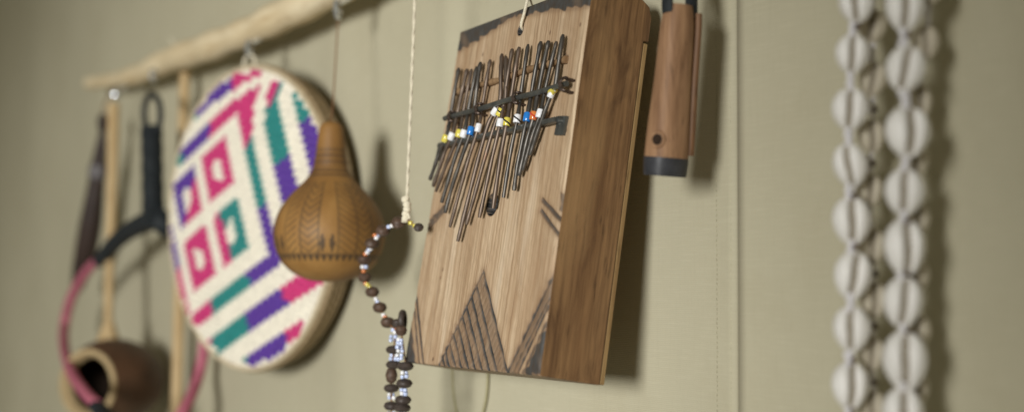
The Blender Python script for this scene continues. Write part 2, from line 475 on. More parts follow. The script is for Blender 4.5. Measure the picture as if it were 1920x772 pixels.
def face_mesh():
    nx, nz = 330, 455
    X, Z = np.meshgrid(np.linspace(-KW / 2, KW / 2, nx), np.linspace(0, KH, nz)); X = warp(X, Z)
    wob = sum(RNG.random() * np.sin(X * RNG.uniform(200, 900) + Z * RNG.uniform(200, 900) + RNG.uniform(0, 6)) for _ in range(10)) * .00012
    wob2 = sum(np.sin(X * RNG.uniform(60, 300) + Z * RNG.uniform(60, 400) + RNG.uniform(0, 6)) for _ in range(6)) * .4
    burn = np.zeros_like(X); groove = np.zeros_like(X)
    def seg(a, b, wd, amt, dep=0.0):
        nonlocal burn, groove
        a, b = np.array(kp(*a)), np.array(kp(*b)); d = b - a; L2 = d @ d
        t = np.clip(((X - a[0]) * d[0] + (Z - a[1]) * d[1]) / L2, 0, 1)
        D = np.hypot(X - a[0] - t * d[0], Z - a[1] - t * d[1]) + wob * 1.6
        f = np.clip(1.35 - D / wd, 0, 1) * amt * np.clip(.95 + wob2 * .3, .6, 1)
        f = np.maximum(f, .30 * amt * np.exp(-(D / (wd * 2.3)) ** 2))
        burn = np.maximum(burn, f); groove = np.maximum(groove, np.clip(1.2 - D / wd, 0, 1) * dep)
    def poly(pts, amt, soft=.0012):
        nonlocal burn
        P = [np.array(kp(*p)) for p in pts]
        area = sum(P[i][0] * P[(i + 1) % len(P)][1] - P[(i + 1) % len(P)][0] * P[i][1] for i in range(len(P)))
        if area < 0: P = P[::-1]
        D = np.full_like(X, 1.0)
        for i in range(len(P)):
            a, b = P[i], P[(i + 1) % len(P)]; e = b - a; L = math.hypot(*e)
            D = np.minimum(D, ((e[0] * (Z - a[1]) - e[1] * (X - a[0])) / L))
        f = np.clip((D + wob * 4) / soft + .5, 0, 1) * amt * np.clip(1.05 + wob2 * .2, .7, 1)
        f = np.maximum(f, .28 * amt * np.exp(-(np.minimum(D, 0) / .0035) ** 2))
        burn = np.maximum(burn, f)
    # scorched band along the top edge: thick corners, thin middle
    poly([(850, 50), (858, 97), (890, 76), (905, 40)], 1); poly([(850, 50), (858, 97), (890, 79), (925, 56), (950, 20)], 1)
    poly([(880, 20), (890, 79), (926, 55), (975, 32), (985, -20)], 1); poly([(940, 0), (970, 34), (1010, 24), (1045, 18), (1040, -60)], 1)
    poly([(1000, -60), (1012, 24), (1060, 17), (1115, 14), (1120, -60)], 1)
    # centre triangle, hatched
    apex, bl, br = (905, 509), (822, 684), (949, 697)
    poly([apex, (838, 650), bl, (845, 700), br], .42, .004)
    seg(apex, br, .0019, 1.1, .0016); seg(apex, bl, .0016, 1, .0010)
    lerp = lambda a, b, t: (a[0] + (b[0] - a[0]) * t, a[1] + (b[1] - a[1]) * t)
    for t, e in ((.16, .86), (.27, .75), (.38, .64), (.48, .53), (.58, .43), (.68, .34), (.77, .25), (.86, .16), (.93, .09)):
        seg(lerp(apex, bl, t), lerp(bl, br, 1 - t), .0020, 1.2, .0018)
    for t in (.10, .22, .34, .46, .58, .70, .82, .92):
        seg(lerp(apex, br, t), lerp(bl, br, t), .0009, .62, .0006)
    for t in (.16, .28, .40, .52, .64, .76, .87):
        seg(lerp(apex, br, t), lerp(bl, br, t * .97), .0008, .45, .0004)
    # right corner: solid triangle and stripes
    poly([(1028, 600), (1024, 704), (982, 702)], 1, .002)
    poly([(1037, 515), (1036, 560), (968, 702), (948, 700)], .5, .003)
    seg((1036, 517), (950, 699), .0017, 1, .0008); seg((1036, 545), (958, 702), .0014, .9, .0006)
    seg((1033, 560), (968, 702), .0016, 1, .0008); seg((1030, 590), (978, 702), .0014, .8, .0006)
    # left corner
    poly([(769, 590), (780, 690), (740, 690), (755, 640)], 1, .002)
    seg((779, 545), (793, 684), .0017, 1, .0009); seg((776, 575), (785, 684), .0016, .9, .0008); seg((779, 545), (772, 600), .001, .7, .0006)
    # side notches
    poly([(834, 383), (838, 390), (790, 445), (796, 425)], .8, .003); seg((834, 384), (798, 420), .001, .9, .0008); seg((836, 392), (793, 443), .0009, .8, .0008)
    seg((1017, 374), (1052, 414), .0016, .95, .0014); seg((1014, 393), (1047, 440), .0016, .9, .0014)
    poly([(1052, 362), (1062, 362), (1056, 400), (1050, 392)], .7, .002)
    # small knots and nicks
    for px, py, r, a in ((1063, 112, .0022, .85), (1060, 105, .0016, .6), (1031, 62, .0012, .6), (1088, 47, .0012, .5), (905, 103, .0012, .5), (812, 672, .0012, .7), (946, 686, .0016, .7), (830, 505, .0012, .45), (826, 520, .0012, .4), (1030, 215, .002, .25), (1062, 245, .001, .5)):
        q = kp(px, py); D = np.hypot(X - q[0], (Z - q[1]) * .7) + wob; burn = np.maximum(burn, np.clip(1.4 - D / r, 0, 1) * a)
    # round holes: string hole and sound hole, inner shade painted black through burn
    hole = np.zeros_like(X, bool)
    for px, py, r in ((976, 57, .0034), (923, 383, .0078)):
        q = kp(px, py); D = np.hypot(X - q[0], (Z - q[1]))
        hole |= D < r; burn = np.maximum(burn, np.where(D < r + .0006, 2.0, np.clip(1.0 - (D - r) / .0018, 0, 1)))  # burn of 2.0 carries the painted shade inside the hole
        groove = np.maximum(groove, np.where(D < r + .0004, .012, 0))
    Y = groove + wob * .4 + .0
    Y[[0, -1], :] = np.maximum(Y[[0, -1], :], .0012); Y[:, [0, -1]] = np.maximum(Y[:, [0, -1]], .0016)
    Y[[1, -2], :] += .0004; Y[:, [1, -2]] += .0005
    vs = np.stack([X, Y, Z], -1).reshape(-1, 3)
    idx = np.arange(nx * nz).reshape(nz, nx)
    fs = np.stack([idx[:-1, :-1], idx[:-1, 1:], idx[1:, 1:], idx[1:, :-1]], -1).reshape(-1, 4)
    me = bpy.data.meshes.new('soundboard')
    me.vertices.add(len(vs)); me.vertices.foreach_set('co', vs.ravel())
    me.loops.add(fs.size); me.loops.foreach_set('vertex_index', fs.ravel())
    me.polygons.add(len(fs)); me.polygons.foreach_set('loop_start', np.arange(0, fs.size, 4)); me.polygons.foreach_set('loop_total', np.full(len(fs), 4))
    me.polygons.foreach_set('use_smooth', np.ones(len(fs), bool))
    me.update(calc_edges=True); me.validate()
    at_ = me.attributes.new('burn', 'FLOAT', 'POINT'); at_.data.foreach_set('value', burn.ravel().astype(np.float32))
    me.materials.append(FRONT)
    o = bpy.data.objects.new('soundboard', me); COL.objects.link(o); o.parent = kal
face_mesh()
def kal_body():
    # box sides, thin back board (lighter), top back corner left full depth and rounded
    back = KT - .0044
    prof = [(.0012, 0), (back, 0), (back, KH - .0295), (KT, KH - .0290), (KT, KH - .012), (KT - .003, KH - .004), (KT - .010, KH), (.0012, KH)]
    m = MB(); hw = KW / 2
    vs = [(warp(-hw, z), y, z) for y, z in prof] + [(hw, y, z) for y, z in prof]; n = len(prof)
    fs = [tuple(range(n))[::-1], tuple(range(n, 2 * n))] + [(i, (i + 1) % n, n + (i + 1) % n, n + i) for i in range(n) if i != n - 1]
    m.add(vs, fs)
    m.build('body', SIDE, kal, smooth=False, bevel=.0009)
    m = MB(); m.box((0, KT - .0021, (KH - .030) / 2), (KW - .0012, .0040, KH - .031)); m.v = [(warp(v[0], v[2]), v[1], v[2]) for v in m.v]; m.build('back_board', PALE, kal, smooth=False, bevel=.0008)
    # dents and splinters on the side
    q = MB()
kal_body()
Z3 = 2.756
def z3(x, y): return (780 + x / Z3, y / Z3)
bar_a, bar_b = z3(148, 613), z3(778, 434)
TOPS = [(222, 352), (265, 358), (288, 358), (315, 345), (334, 322), (384, 310), (444, 280), (466, 294), (498, 254), (534, 245), (580, 230), (646, 215), (686, 212), (727, 215), (760, 180)]
MIDS = [(158, 700), (190, 688), (225, 686), (250, 680), (286, 668), (324, 655), (374, 640), (410, 636), (436, 636), (471, 630), (524, 615), (575, 606), (609, 600), (642, 588), (702, 480)]
ENDS = [(72, 929), (88, 963), (103, 989), (133, 1046), (150, 1099), (175, 1173), (216, 1246), (261, 1158), (328, 1124), (398, 1076), (452, 1021), (507, 984), (532, 909), (552, 880), (590, 800)]
def barpt(px):
    t = (px - bar_a[0]) / (bar_b[0] - bar_a[0]); return (px, bar_a[1] + t * (bar_b[1] - bar_a[1]))
BEADS = {0: [(152, 715, B_YELLOW)], 1: [(183, 703, B_WHITE)], 2: [(222, 691, B_YELLOW)], 3: [(246, 690, B_WHITE)], 4: [(283, 677, B_BLUE)], 5: [(316, 662, B_WHITE), (328, 660, B_WHITE)], 6: [(397, 566, B_WHITE)], 7: [(427, 577, B_YELLOW)],
         8: [(435, 636, B_WHITE)], 9: [(471, 631, B_YELLOW)], 10: [(524, 615, B_WHITE)], 11: [(575, 606, B_BLUE)], 12: [(609, 600, B_ORANGE)], 13: [(641, 588, B_WHITE)], 14: [(706, 466, B_YELLOW), (715, 490, B_WHITE)]}
for i in range(15):
    tp, md, en = TOPS[i], MIDS[i], ENDS[i]
    P0 = kl(*z3(*tp), .0048)
    pm = kl(*z3(*md), .0066); pe = kl(*z3(*en), .0054)
    # the tine passes under the pressure bar
    f = .63
    bx = tp[0] + (md[0] - tp[0]) * .70
    if i in (6, 7): bx = tp[0] - (12 if i == 6 else 6)
    pb = kl(*barpt(780 + bx / Z3), .0042)
    up = kl(*z3(tp[0] + (bx - tp[0]) * .45, tp[1] + (barpt(780 + bx / Z3)[1] * Z3 - tp[1]) * .42), .0058)
    S = spline([P0, up, pb, pm, pm + (pe - pm) * .35 + np.array([random.gauss(0, .0005), -.0006, 0]), pm + (pe - pm) * .7 + np.array([random.gauss(0, .0006), -.0004, 0]), pe], 7)
    r0 = .00165 + .00012 * math.sin(i * 2.3)
    rr = [r0 * (1 + .05 * math.sin(k * 1.9 + i)) for k in range(len(S))]
    rr = [q * (1 + .10 * math.sin(k * .8 + i * 1.7)) for k, q in enumerate(rr)]; rr[0] *= .62; rr[1] *= 1.12; rr[2] *= 1.10; rr[-1] *= .8
    mt = TINE if i in (0, 3, 4, 10, 11, 12, 13, 14) else TINE_BROWN
    m = MB(); m.tube(S, rr, 10, squash=.95, sq_dir=(0, 1, 0)); tn = m.build('tine', mt, kal)
    for bxp, byp, bm_ in BEADS[i]:
        c = kl(*z3(bxp, byp), .0066)
        S2 = np.array(S); k = int(np.argmin(np.hypot(S2[:, 0] - c[0], S2[:, 2] - c[2]))); k = min(max(k, 1), len(S) - 2)
        ax = S2[k + 1] - S2[k - 1]; ax /= np.linalg.norm(ax)
        a, b = S2[k - 1], S2[k + 1]; tt = np.clip(((c - a) @ (b - a)) / ((b - a) @ (b - a)), 0, 1); cc = a + (b - a) * tt
        m = MB(); hl = .0031 if bm_ is not B_BLUE else .0033
        R_ = .0029 if len(BEADS[i]) == 1 else .0025
        m.lathe([(.0012, -hl), (R_ * .88, -hl), (R_ * .98, -hl * .86), (R_, 0), (R_ * .98, hl * .86), (R_ * .88, hl), (.0012, hl)], cc, ax, 16)
        if i in (7, 9, 10, 12):
            for tw in (0, 1):
                pts = [cc + ax * (-hl * .7 + 2 * hl * .7 * s) + R_ * 1.0 * (np.array([1, 0, 0]) * math.cos(2.6 * s * (1 if tw else -1) + 3.6 + tw * .6) + np.array([0, 1, 0]) * math.sin(2.6 * s * (1 if tw else -1) + 3.6 + tw * .6)) for s in np.linspace(0, 1, 9)]
                m.tube(pts, .0006, 6, m=1)
        m.build('bead', [bm_, B_RED if i == 12 else B_BLACK], tn)
# pressure bar, staples, bridge, backstop
m = MB(); pa, pb = kl(*bar_a, .0070), kl(*bar_b, .0070)
m.tube([pa + (pb - pa) * t + np.array([0, .0002 * math.sin(t * 9), .0003 * math.sin(t * 14)]) for t in np.linspace(0, 1, 20)], .0021, 12); m.build('pressure_bar', BAR, kal)
for bx in (185, 325, 520, 766):
    c = kl(*barpt(780 + bx / Z3), .0074); m = MB()
    dx = (pb - pa) / np.linalg.norm(pb - pa); up = np.cross(dx, np.array([0, -1.0, 0])); k = 1.15 if bx == 766 else 1
    for tw in (0, 1):
        pts = []
        for a in np.linspace(-20, 200, 14):
            aa = math.radians(a); pts.append(c + dx * (.0018 * tw + .0006 * math.sin(a)) + up * math.cos(aa) * .0040 * k + np.array([0, -1, 0]) * (math.sin(aa) * .0036 * k))
        pts = [pts[0] + np.array([0, .009, 0])] + pts + [pts[-1] + np.array([0, .009, 0])]
        m.tube(pts, .00095, 8)
    m.build('wire_staple', WIRE, kal)
m = MB(); qa, qb = kl(*z3(125, 755), .0042), kl(*z3(735, 618), .0042)
m.tube([qa + (qb - qa) * t for t in np.linspace(0, 1, 12)], .0024, 8, squash=1.3, sq_dir=(0, 1, 0))
e = kl(*z3(752, 650), .0012); m.box(e, (.0115, .0022, .0135), KM * 0 + rotm(0, .12, 0)); m.tube([qb, qb + np.array([.002, .003, 0]), e + np.array([-.002, 0, .002])], .0022, 8)
e2 = kl(*z3(127, 785), .0012); m.box(e2, (.010, .0022, .015), rotm(0, .12, 0)); m.tube([qa, e2 + np.array([.001, 0, .003])], .0022, 8)
m.build('bridge', BAR, kal)
m = MB(); qa, qb = kl(*z3(205, 480), .0018), kl(*z3(776, 304), .0018)
m.tube([qa + (qb - qa) * t + np.array([0, 0, .0006 * math.sin(t * 11)]) for t in np.linspace(0, 1, 24)], [.0024 + .0005 * math.sin(k * 1.7) for k in range(24)], 10)
m.build('backstop', mat_wood('backstop_wood', (.34, .22, .12), (.22, .13, .065), (.15, .085, .04)), kal)
# hanging cord through the small hole, over the top edge and up to the branch
hc = kl(976, 55, 0); up_ = KM.T @ np.array([0, 0, 1.0])
top_w = np.array([-.79, -.055, .31]); top_l = KM.T @ (top_w - KB)
m = MB(); bk = hc + np.array([.006, .030, .010])
pts = spline([hc + np.array([0, .006, -.001]), kl(977.5, 50, .0020), kl(983, 25, .0035), kl(989, 0, .0045), kl(997, -40, .004), top_l], 6)
m.tube(pts, .00115, 8)
bw = kl(1000, 12, -.012); m.tube(spline([np.array([hc[0] + .006, .016, KH + .0005]), bw, kl(995, 2, -.004), kl(990, -5, .004)], 6), .0008, 8)
m.build('hanging_cord', CORD, kal)

# ------------------------------------------------------------------ coiled basket
BC = CAM + (np.array([-1.23463756, -.075, .06889825]) - CAM) * 1.018; BRAD = .1552 * 1.018
bu = np.array([.99077788, .13549608, 0]); bv = np.array([.00369, -.02698212, .99962911]); bn = np.array([.13544582, -.99041041, -.02723326])
BMx = np.stack([bu, -bn, bv], 1)      # local x right, y into the basket, z up
bas = thing('woven_basket', 'round flat woven basket with pink, purple and teal square pattern on cream', 'basket', BC - bv * BRAD, M=BMx)
def dome(r): return -.005 * (1 - (r / BRAD) ** 2)
def basket_color(x, z):
    c, s = math.cos(math.radians(22)), math.sin(math.radians(22))
    a, b = (x * c + z * s) * 1000 + 60, (-x * s + z * c) * 1000 - 30
    I = np.interp
    be = b + I(b, [0, 88, 117], [0, .001, .00225]) * max(0, a - 40) ** 2 if b > 0 else b
    ae = a - .018 * max(0, b - 40) ** 2 * (1 if a > 110 else 0)
    rho = max(I(ae, [0, 102, 150, 199, 250], [0, 1, 1.5, 2, 2.6]), I(-a, [0, 90, 135, 180, 230], [0, 1, 1.5, 2, 2.6]), I(be, [0, 88, 118, 150, 230], [0, 1, 1.5, 2, 2.6]), I(-b, [0, 96.5, 136, 176, 230], [0, 1, 1.5, 2, 2.6]))
    al = math.degrees(math.atan2(b, a)) % 360
    def pick(tab):
        for lim, k in tab:
            if al < lim: return k
        return tab[0][1]
    P, V, T = 1, 2, 3
    if abs(rho - 1) < .112: return pick([(21, T), (66, P), (109, V), (150, T), (198, V), (251, P), (297, T), (341, V), (361, T)])
    if abs(rho - 1.5) < .14: return pick([(21, T), (50, P), (82, V), (130, T), (215, V), (249, P), (281, T), (307, V), (325, P), (357, V), (361, T)])
    if abs(rho - 2) < .13: return pick([(4, V), (80, T), (180, P), (273, T), (296, V), (318, P), (361, V)])
    if rho < .82:
        for sx in (-1, 1):
            for sz in (-1, 1):
                da, db = a - sx * 36.5, b - sz * 36.5
                if max(abs(da), abs(db)) < 28:
                    if abs(da) < 11 and abs(db) < 7 or abs(da) < 6 and abs(db) < 13: return 0
                    if (sx, sz) in ((1, 1), (-1, -1)): return P
                    if (sx, sz) == (-1, 1): return V if da - db < 8 else P
                    return P if da < -8 and db > -30 and da + db * .2 < -8 else T
    return 0
def basket():
    c, s = math.cos(math.radians(22)), math.sin(math.radians(22))
    m = MB(); W_, H_ = .0120, .0042; lift = .0024
    n = int(BRAD / H_) + 2
    for j in range(-n, n + 1):
        for i in range(-int(BRAD / W_) - 2, int(BRAD / W_) + 3):
            a = (i + (.5 if j % 2 else 0)) * W_; b = j * H_
            x, z = a * c - b * s, a * s + b * c
            r = math.hypot(x, z)
            if r > BRAD - .005: continue
            k = basket_color(x, z)
            g = .96; jit = random.gauss(0, .0002)
            base = []
            for da, db in ((-.5, 0), (-.27, -.46), (0, -1), (.27, -.46), (.5, 0), (.27, .46), (0, 1), (-.27, .46)):
                aa, bb = a + da * W_ * 1.04, b + db * H_ * 1.04
                xx, zz = aa * c - bb * s, aa * s + bb * c
                base.append((xx, dome(math.hypot(xx, zz)) + .0006, zz + BRAD))
            top = [(x + (q[0] - x) * .55, dome(r) - lift + jit, z + BRAD + (q[2] - z - BRAD) * .55) for q in base]
            m.add(base + top, [tuple(range(8, 16))] + [(t, (t + 1) % 8, 8 + (t + 1) % 8, 8 + t) for t in range(8)], k)
    # closed sheet under the plaiting
    prof = [(r, 0) for r in np.linspace(0, BRAD, 14)]
    ring = []
    for r in np.linspace(.0005, BRAD, 16):
        ring.append([(r * math.cos(t), dome(r) + .0008, r * math.sin(t) + BRAD) for t in np.linspace(0, 2 * math.pi, 72, endpoint=False)])
    vs = [p for q in ring for p in q]
    fs = [(i * 72 + j, i * 72 + (j + 1) % 72, (i + 1) * 72 + (j + 1) % 72, (i + 1) * 72 + j) for i in range(15) for j in range(72)]
    m.add(vs, fs, 0)
    m.build('woven_face', [CREAM, PINK, PURPLE, TEAL], bas, angle=75)
    # coils of the rim and wall, wrapped with straw
    def coil(rad, y, rc, wraps, amp):
        mm = MB(); N = 320; pts = []; rr = []
        for q in range(N):
            t = 2 * math.pi * q / N
            pts.append((rad * math.cos(t), y, rad * math.sin(t) + BRAD)); rr.append(rc * (1 + amp * math.sin(t * wraps)))
        mm.tube(pts, rr, 10, closed=True); return mm
    coil(BRAD + .0005, .001, .0026, 110, .10).build('rim', RIMSTRAW, bas)
    mm = MB()
    for k in range(4):
        q = coil(BRAD + .0010 - .0018 * k, .0065 + k * .0062, .0036, 96 + 5 * k, .11); mm.add(q.v, q.f)
    q = coil(BRAD - .008, .030, .003, 60, .05); mm.add(q.v, q.f)
    mm.build('coiled_side', COIL, bas)
    mm = MB(); rr = []
    for r in np.linspace(.0005, BRAD - .008, 8): rr.append([(r * math.cos(t), .030, r * math.sin(t) + BRAD) for t in np.linspace(0, 2 * math.pi, 72, endpoint=False)])
    mm.add([p for q in rr for p in q], [(i * 72 + j, i * 72 + (j + 1) % 72, (i + 1) * 72 + (j + 1) % 72, (i + 1) * 72 + j) for i in range(7) for j in range(72)])
    mm.build('back', COIL, bas)
    # loop at the top edge
    mm = MB(); cz = 2 * BRAD + .006
    mm.tube([(.011 * math.cos(t), .006, cz + .009 * math.sin(t)) for t in np.linspace(0, 2 * math.pi, 20, endpoint=False)], .0016, 8, closed=True); mm.build('hanging_loop', CORD, bas)
basket()

# ------------------------------------------------------------------ carved gourd
GY = -.086
gs = sc_at(618, 430, GY); GC = at(618, 430, GY)
g_loc = GC.copy(); g_loc[2] = GC[2] - 98 * gs
gourd = thing('carved_gourd', 'carved brown bottle gourd with long neck, hanging in front of the basket', 'gourd', g_loc)
def gourd_body():
    K = [(0, 528), (22, 527), (45, 522), (70, 509), (88, 491), (99, 468), (104, 443), (102, 420), (94, 396), (80, 374), (62, 354), (45, 336), (34, 318), (30.5, 300), (28, 285), (25.5, 262), (23.5, 246), (20.5, 235), (14, 229), (6, 227), (0, 226.5)]
    PR = spline([np.array([r, 0, (528 - y)]) for r, y in K], 9); n = 240
    vs, burn = [], []
    for p in PR:
        r, z = max(p[0], .02) * gs, p[2] * gs; y = 528 - p[2]
        for j in range(n):
            t = 2 * math.pi * j / n
            # angle around, measured from the side turned to the room
            ph = math.degrees(t); bfac = 0.0; rad = r
            lob = 0
            vs.append((rad * math.cos(t), rad * math.sin(t), z))
            u = (ph * 1.0) % 360
            cell = (u / 7.5) % 1
            def line(d, wd): return max(0, 1 - abs(d) / wd)
            for yy in (292, 305, 322, 330, 478): bfac = max(bfac, line(y - yy, 2.6) * .95)
            if 280 < y < 286: bfac = max(bfac, .8 if (u / 9) % 1 < .5 else 0)
            if 292 < y < 322: bfac = max(bfac, .95 * line(((u / 6 + y / 14) % 1) - .5, .16), .5 * line(((u / 6 - y / 14) % 1) - .5, .14))
            if 480 < y < 494: bfac = max(bfac, .95 if abs(cell - .5) < .42 * (494 - y) / 14 else 0)
            if 345 < y < 478:
                sec = int(u // 20) % 6; f = (u % 20) / 20
                bfac = max(bfac, line(f - .06, .07) * .95)
                if sec in (0, 3): bfac = max(bfac, .8 * line(((y / 13 + abs(f - .5) * 2.2) % 1) - .5, .26))
                elif sec in (1, 4): bfac = max(bfac, .9 if 440 < y < 474 and abs(((f * 2) % 1) - .5) < .28 * (1 - abs(y - 459) / 17) + .05 else 0)
                elif sec == 2: bfac = max(bfac, .8 * line(((y / 13 + f * 2) % 1) - .5, .25) * (1 if .2 < f < .8 else .2))
                else: bfac = max(bfac, .7 * line(((y / 12 - f * 2) % 1) - .5, .25))
            burn.append(bfac)
    fs = [(i * n + j, i * n + (j + 1) % n, (i + 1) * n + (j + 1) % n, (i + 1) * n + j) for i in range(len(PR) - 1) for j in range(n)]
    me = bpy.data.meshes.new('gourd_body'); me.from_pydata(vs, [], fs); me.materials.append(GOURD)
    me.polygons.foreach_set('use_smooth', [True] * len(fs)); me.update()
    a = me.attributes.new('burn', 'FLOAT', 'POINT'); a.data.foreach_set('value', np.array(burn, np.float32))
    o = bpy.data.objects.new('gourd_body', me); COL.objects.link(o); o.parent = gourd
gourd_body()
m = MB(); m.tube(spline(local(g_loc, [at(618, 236, GY), at(624, 200, GY + .01), at(629, 120, -.07), at(634, 40, -.062), at(637, 22, -.062)]), 6), .0007, 6); m.build('hanging_cord', CORD_BROWN, gourd)

# ------------------------------------------------------------------ seed bead necklace
NY = -.096
n_loc = at(763, 395, NY)
neck = thing('bead_necklace', 'dark seed and small glass bead necklace on a white cord beside the thumb piano', 'necklace', n_loc)
def npt(px, py, dy=0.0): return at(px, py, NY + dy) - n_loc
ns = sc_at(740, 550, NY)
top = at(778, 0, NY); zt = branch_z(top[0]); hi = at(780, -60, NY)
m = MB(); cp = spline([npt(762, 398), npt(764, 350), npt(768, 250), npt(772, 150), npt(776, 50), hi - n_loc], 10)
for ph in (0, math.pi):
    m.tube([p + .0005 * np.array([math.cos(i * 1.1 + ph), math.sin(i * 1.1 + ph), 0]) for i, p in enumerate(cp)], .00085, 7)
m.build('cord', CORD, neck)
m = MB()
for k in range(5): m.ball(npt(762 + random.uniform(-2, 2), 374 + k * 9), .0036, .0034, .0032, 10, 8)
m.tube(spline([npt(760, 400), npt(757, 412), npt(756, 416)], 4), .0015, 6); m.tube(spline([npt(765, 400), npt(768, 410)], 4), .0012, 6)
m.build('cord_knot', CORD, neck)
loopS = [(786, 426), (775, 420), (762, 412), (747, 417), (718, 432), (697, 456), (683, 487), (684, 520), (698, 547), (712, 576), (727, 604), (742, 617)]
m = MB(); m.tube(spline([npt(*p) for p in loopS], 6), .0006, 6); m.build('thread', CORD_BROWN, neck)
def seed(px, py, rx, rz, mt=BROWNSEED, tilt=0, dy=0, name='seed_bead'):
    m = MB(); c = npt(px, py, dy)
    M_ = rotm(0, tilt, random.uniform(0, 3))
    k = 12; n = 18; vs = []
    m.lathe([(max(rx * ns * math.sin(p) ** .8, .0002) * (1 + .04 * math.sin(p * 9)), -rz * ns * math.cos(p)) for p in np.linspace(0.02, math.pi - .02, 13)], (0, 0, 0), (math.sin(tilt) * .6, -math.sin(tilt) * .4, math.cos(tilt)), n)
    m.v = [(v[0] * (1 + .04 * math.sin(v[2] * 900)) + c[0], v[1] + c[1], v[2] + c[2]) for v in m.v]
    return m.build(name, mt, neck)
tl = [.9, .9, .6, .1, 0, -.35, -.4, -.5]
for (px, py), ti in zip([(747, 417), (718, 432), (697, 456), (683, 487), (684, 520), (698, 547), (712, 576), (727, 604)], tl): seed(px, py, 13.5, 9.8, BROWNSEED, ti)
seed(785, 426, 9, 7, BLACKSEED, .8)
seed(752, 619, 11, 10); seed(745, 606, 10, 9, BLACKSEED)
def small(px, py, mt, dy=0, r=4.6, tilt=0):
    m = MB(); R_ = r * ns
    m.lathe([(R_ * .35, -R_ * .75), (R_ * .85, -R_ * .7), (R_, 0), (R_ * .85, R_ * .7), (R_ * .35, R_ * .75)], npt(px, py, dy), (math.sin(tilt), 0, math.cos(tilt)), 12)
    m.build('glass_bead', mt, neck)
for px, py, mt in ((735, 423, B_WHITE), (729, 425, B_LBLUE), (739, 420, B_ORANGE), (711, 440, B_LBLUE), (706, 446, B_WHITE), (703, 441, B_ORANGE), (692, 468, B_LBLUE), (689, 473, B_WHITE), (685, 476, B_ORANGE), (695, 466, B_WHITE),
                   (680, 500, B_WHITE), (686, 500, B_LBLUE), (682, 508, B_ORANGE), (689, 533, B_YELLOW), (693, 538, B_YELLOW), (686, 531, B_ORANGE), (705, 560, B_WHITE), (708, 566, B_LBLUE), (709, 570, B_ORANGE), (719, 590, B_WHITE), (722, 594, B_ORANGE), (737, 618, B_LBLUE), (741, 622, B_WHITE), (744, 614, B_ORANGE), (770, 418, B_YELLOW), (778, 423, B_YELLOW)):
    small(px, py, mt)
# dark ring that gathers the strands
m = MB(); c = npt(755, 600, .004); m.tube([c + np.array([.0052 * math.cos(t) * .7, -.0052 * math.cos(t) * .7, .0062 * math.sin(t)]) for t in np.linspace(0, 2 * math.pi, 24, endpoint=False)], .0026, 10, closed=True); m.build('gathering_ring', BLACKSEED, neck)
# hanging strands
m = MB(); m.tube(spline([npt(742, 617), npt(738, 660), npt(734, 720), npt(736, 860)], 6), .0006, 6); m.tube(spline([npt(752, 619), npt(760, 680), npt(758, 740), npt(752, 860)], 6), .0006, 6); m.build('thread', CORD_BROWN, neck)
y = 633; k = 0
for (x0, seq) in ((738, [(634, 0), (655, 1), (669, 0), (683, 1), (703, 2), (727, 1), (742, 0), (760, 1), (778, 0), (792, 1), (808, 0), (824, 1)]),):
    for (yy, kind) in seq:
        xx = x0 - (4 if yy > 690 else 0)
        if kind == 0:
            for ddx in (-4, 4):
                for ddy in (-3.5, 3): small(xx + ddx + random.uniform(-1.5, 1.5), yy + ddy + random.uniform(-1, 1), random.choice([B_WHITE, B_LBLUE, B_LBLUE]), random.uniform(-.003, .003), random.uniform(3.8, 4.6), random.uniform(-.5, .5))
        elif kind == 1: seed(xx, yy, 14.5, 8, BLACKSEED, random.uniform(-.2, .2))
        else: seed(xx, yy, 11, 15, BROWNSEED)
for (yy, kind) in [(640, 0), (654, 0), (669, 0), (686, 1), (702, 0), (718, 1), (734, 0), (749, 1), (764, 1), (780, 0), (795, 1), (812, 0)]:
    xx = 750 if yy < 670 else 760 - (yy - 690) * .07
    if kind == 0:
        for ddx in (-4, 3):
            for ddy in (-3.5, 3): small(xx + ddx + random.uniform(-1.5, 1.5), yy + ddy + random.uniform(-1, 1), random.choice([B_WHITE, B_LBLUE, B_LBLUE]), random.uniform(-.006, -.001), random.uniform(3.8, 4.6), random.uniform(-.5, .5))
    else: seed(xx, yy, 15, 8.2, BLACKSEED, random.uniform(-.25, .25), -.004)

# ------------------------------------------------------------------ thin pole behind the basket
p0, p1 = at(347, 120, -.030), at(329, 815, -.030)
pole = thing('wooden_rod', 'thin straight pale wooden rod hanging behind the basket', 'rod', p1)
pr = 10.5 * sc_at(338, 450, -.03)
m = MB(); m.tube(local(p1, [p1 + (p0 - p1) * t + np.array([.0015 * math.sin(t * 7), 0, 0]) for t in np.linspace(0, 1, 24)]), [pr * (1.05 - .1 * t) for t in np.linspace(0, 1, 24)], 14); m.build('shaft', STICK, pole)
m = MB(); m.tube(spline(local(p1, [p0 + np.array([0, 0, -.004]), p0 + np.array([.0, -.008, .012]), p0 + np.array([0, -.02, .03])]), 5), .0012, 6); m.build('hanging_cord', CORD, pole)

